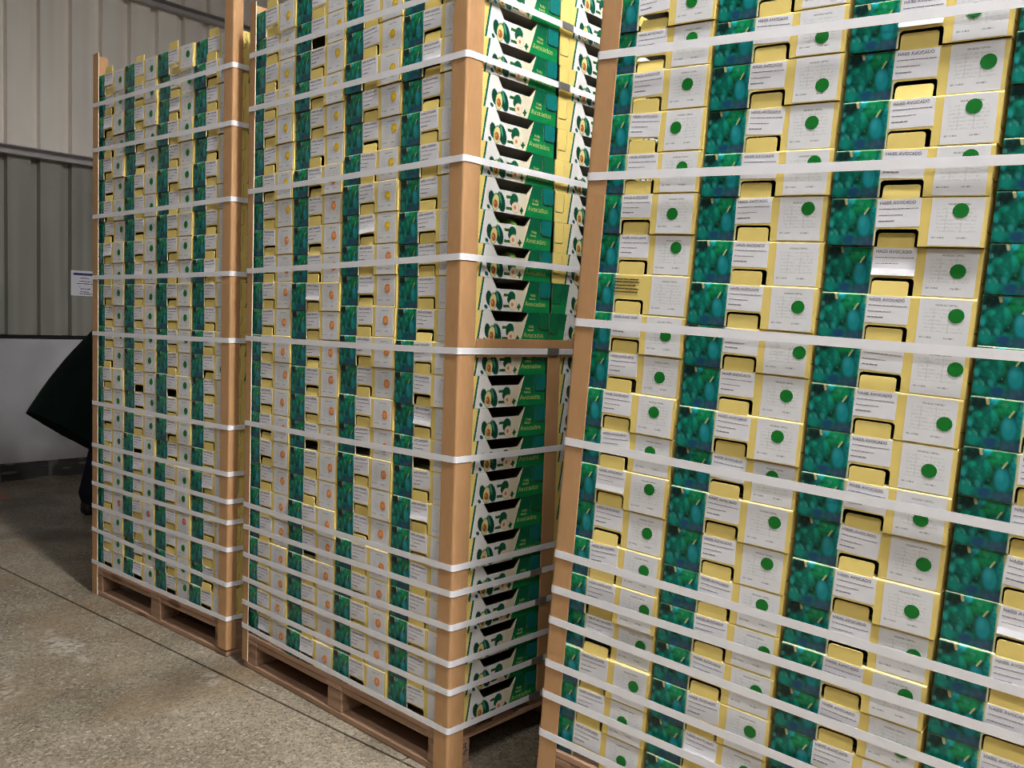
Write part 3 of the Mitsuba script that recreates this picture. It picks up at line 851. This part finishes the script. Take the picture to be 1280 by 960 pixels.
# the right stack stands tilted: two wedge bearers carry its pallet
for y0, which in ((0.06, 'near its front face'), (1.02, 'near its back')):
    P = []
    for x in (-1.19, -0.01):
        for y in (y0, y0 + 0.1):
            w = (NEAR.m @ [x, y, 0.0402, 1])[:3]
            P += [w, [w[0], w[1], 0.0005]]
    k = numbered('timber_bearer')
    put(k, shape(trimesh.convex.convex_hull(np.array(P))), 'm_timber')
    tag(k, f'long tapered timber under the right stack pallet, {which}', 'bearer', 'timbers under the right stack')

# ---------------------------------------------------------------- the person bending behind the left stack
PX = -4.35
def V(x, y, z):
    return np.array([PX + x, y, z])

def ball(c, r, n=16):
    return manifold3d.Manifold.sphere(r, n).translate(tuple(map(float, c)))

def limb(*joints):
    out = None
    for (a, ra), (b, rb) in zip(joints[:-1], joints[1:]):
        h = manifold3d.Manifold.batch_hull([ball(a, ra), ball(b, rb)])
        out = h if out is None else out + h
    return out

def skin(m, edge=0.012, it=8):
    g = m.refine_to_length(edge).to_mesh()
    t = trimesh.Trimesh(g.vert_properties[:, :3], g.tri_verts, process=True)
    trimesh.smoothing.filter_taubin(t, iterations=it)
    return t

# head: local frame with y forward, tilted down, then placed
def head():
    h = manifold3d.Manifold.batch_hull([ball((0, -0.018, 0.035), 0.082, 24), ball((0, 0.02, 0.02), 0.070, 24), ball((0, 0.045, -0.055), 0.042, 20), ball((0, 0.062, -0.085), 0.024, 16)])
    h += manifold3d.Manifold.batch_hull([ball((0, 0.090, 0.018), 0.009), ball((0, 0.107, -0.022), 0.012), ball((0.011, 0.093, -0.026), 0.009), ball((-0.011, 0.093, -0.026), 0.009)])
    h += manifold3d.Manifold.batch_hull([ball((-0.02, 0.080, -0.052), 0.007), ball((0.02, 0.080, -0.052), 0.007), ball((0, 0.088, -0.051), 0.008)])
    for s in (-1, 1):
        h += manifold3d.Manifold.batch_hull([ball((s * 0.073, -0.012, 0.018), 0.012), ball((s * 0.079, -0.022, 0.022), 0.012), ball((s * 0.072, -0.012, -0.028), 0.009)])
        h += manifold3d.Manifold.batch_hull([ball((s * 0.016, 0.080, 0.034), 0.008), ball((s * 0.048, 0.066, 0.034), 0.008)])
        h -= ball((s * 0.031, 0.094, 0.014), 0.012)
        h += ball((s * 0.031, 0.073, 0.013), 0.0115)
    return h
HEAD = trans(PX, 1.02, 1.475) @ rot('x', -28)
def posed(m, M):
    return m.transform(M[:3, :4].tolist())
def hand(s):
    """Slightly curled open hand hanging from the wrist; local x across the palm, z down the fingers."""
    M = np.eye(4)
    M[:3, :3] = np.array([[0.25 * s, 0.92, 0.28], [-0.2, 0.33, -0.92], [-0.94, 0.2, 0.26]]).T
    u, _, vt = np.linalg.svd(M[:3, :3])
    M[:3, :3] = u @ np.diag([1, 1, np.sign(np.linalg.det(u @ vt))]) @ vt
    M[:3, 3] = V(0.17 * s, 1.245, 0.955)
    palm = manifold3d.Manifold.batch_hull([ball((x, 0.002, z), r) for x, z, r in ((-0.030, 0.075, 0.012), (0.030, 0.078, 0.012), (-0.020, 0.005, 0.017), (0.020, 0.005, 0.017))])
    out = palm
    for x, L, r in ((-0.031, 0.058, 0.0082), (-0.010, 0.074, 0.0088), (0.011, 0.080, 0.009), (0.031, 0.071, 0.0087)):
        p0, p1 = (x, 0.002, 0.070), (x * 1.08, 0.004, 0.082 + 0.40 * L)
        p2 = (x * 1.10, 0.016, 0.082 + 0.72 * L)
        p3 = (x * 1.10, 0.034, 0.082 + 0.93 * L)
        out = out + limb((p0, r + 0.001), (p1, r), (p2, r - 0.0008), (p3, r - 0.0016))
    out = out + limb(((0.022, 0.004, 0.018), 0.014), ((0.048, 0.012, 0.046), 0.0105), ((0.058, 0.022, 0.074), 0.009), ((0.056, 0.030, 0.094), 0.0078))
    return posed(out, M)
body = posed(head(), HEAD)
body = body + limb((V(0, 0.985, 1.42), 0.056), (V(0, 0.92, 1.33), 0.062))
body = body + manifold3d.Manifold.batch_hull([ball(V(-0.12, 0.86, 1.24), 0.10), ball(V(0.12, 0.86, 1.24), 0.10), ball(V(-0.08, 0.72, 1.03), 0.10), ball(V(0.08, 0.72, 1.03), 0.10)])
body = body + manifold3d.Manifold.batch_hull([ball(V(-0.08, 0.72, 1.03), 0.10), ball(V(0.08, 0.72, 1.03), 0.10), ball(V(-0.085, 0.64, 0.90), 0.105), ball(V(0.085, 0.64, 0.90), 0.105)])
for s_ in (-1, 1):
    y_ = 0.0 if s_ > 0 else 0.16
    body = body + limb((V(0.09 * s_, 0.65, 0.88), 0.085), (V(0.10 * s_, 0.68 + y_, 0.49), 0.056), (V(0.10 * s_, 0.60 + y_, 0.09), 0.038))
    body = body + limb((V(0.18 * s_, 0.87, 1.25), 0.060), (V(0.235 * s_, 1.01, 1.04), 0.042), (V(0.172 * s_, 1.24, 0.965), 0.027)) + hand(s_)
pk = 'person'
put(pk + '__body', shape(skin(body, 0.009, 6), smooth=True), 'm_skin')
tr = None
for s_ in (-1, 1):
    y_ = 0.0 if s_ > 0 else 0.16
    l = limb((V(0.09 * s_, 0.65, 0.88), 0.10), (V(0.10 * s_, 0.67 + y_, 0.49), 0.078), (V(0.10 * s_, 0.595 + y_, 0.20), 0.070), (V(0.10 * s_, 0.592 + y_, 0.155), 0.078), (V(0.10 * s_, 0.60 + y_, 0.10), 0.068))
    tr = l if tr is None else tr + l
    sh_ = manifold3d.Manifold.batch_hull([ball(V(0.10 * s_ + dx, yy + y_, zz), rr) for dx, yy, zz, rr in ((0, 0.575, 0.085, 0.045), (-0.02, 0.565, 0.036, 0.034), (0.02, 0.565, 0.036, 0.034), (-0.028, 0.73, 0.034, 0.032), (0.028, 0.73, 0.034, 0.032), (0, 0.775, 0.032, 0.030), (0, 0.64, 0.09, 0.038))])
    put(pk + '__shoe', shape(skin(sh_, 0.02, 4), smooth=True), 'm_shoe')
put(pk + '__trousers', shape(skin(tr, 0.02, 4), smooth=True), 'm_trousers')
# coat: hanging straight from the bent back, its hem lifted clear of the legs behind
axis, across = np.array([0.609, 0.793]), np.array([0.83, -0.56])
cv, cf = [], []
NA, NS = 40, 18
for i in range(NS):
    t = i / (NS - 1)
    pb = np.array([0.24, 0.712]) + t * 0.84 * axis + math.sin(math.pi * min(1, t * 1.2)) * 0.022 * np.array([-0.79, 0.61])
    d = 0.30 + (0.125 - 0.30) * t ** 0.8
    w = 0.30 + (0.205 - 0.30) * min(1.0, t * 1.3)
    if t > 0.86:
        q = (t - 0.86) / 0.14
        w *= 1 - 0.45 * q * q
        d *= 1 - 0.25 * q * q
    c = pb + d * across
    for j in range(NA):
        a = 2 * math.pi * j / NA
        ripple = 1 + 0.035 * (1 - t) * math.sin(7 * a + 0.6) + 0.02 * (1 - t) * math.sin(13 * a)
        ca, sa = math.cos(a), math.sin(a)
        e = 0.85
        ox = w * math.copysign(abs(sa) ** e, sa) * ripple
        oy = -d * math.copysign(abs(ca) ** e, ca) * (1 if abs(sa) < 0.2 else ripple)
        cv.append((PX + ox, c[0] + oy * across[0], c[1] + oy * across[1]))
for i in range(NS - 1):
    for j in range(NA):
        a, b = i * NA + j, i * NA + (j + 1) % NA
        cf += [[a, b, b + NA], [a, b + NA, a + NA]]
nb = len(cv)
h0 = np.mean(cv[:NA], axis=0) + np.array([0, 0.13, 0.17])      # the lining runs up inside
h1 = np.mean(cv[-NA:], axis=0)
cv += [h0, h1]
for j in range(NA):
    cf += [[nb, (j + 1) % NA, j], [nb + 1, (NS - 1) * NA + j, (NS - 1) * NA + (j + 1) % NA]]
coat = trimesh.Trimesh(np.array(cv), np.array(cf), process=False)
coat.fix_normals()
sl = None
for s_ in (-1, 1):
    l = manifold3d.Manifold.batch_hull([ball(V(0.15 * s_, 0.865, 1.25), 0.098), ball(V(0.0, 0.90, 1.30), 0.085), ball(V(0.05 * s_, 0.80, 1.10), 0.135)])
    l = l + limb((V(0.165 * s_, 0.87, 1.26), 0.092), (V(0.24 * s_, 1.01, 1.04), 0.062), (V(0.178 * s_, 1.215, 0.972), 0.043))
    sl = l if sl is None else sl + l
put(pk + '__coat', shape(join(coat, skin(sl, 0.02, 4)), smooth=40), 'm_coat')
tag(pk + '__coat', label='long dark green coat')
hair = posed(manifold3d.Manifold.batch_hull([ball((0, -0.022, 0.042), 0.087, 24), ball((0, 0.015, 0.055), 0.068, 24), ball((0, -0.04, -0.02), 0.062, 20)]) - manifold3d.Manifold.cube((0.3, 0.2, 0.3), True).translate((0, 0.135, -0.08)), HEAD)
put(pk + '__hair', shape(skin(hair, 0.012, 4), smooth=True), 'm_hair')
tag(pk, 'person in a long dark coat bending behind the left stack', 'person')
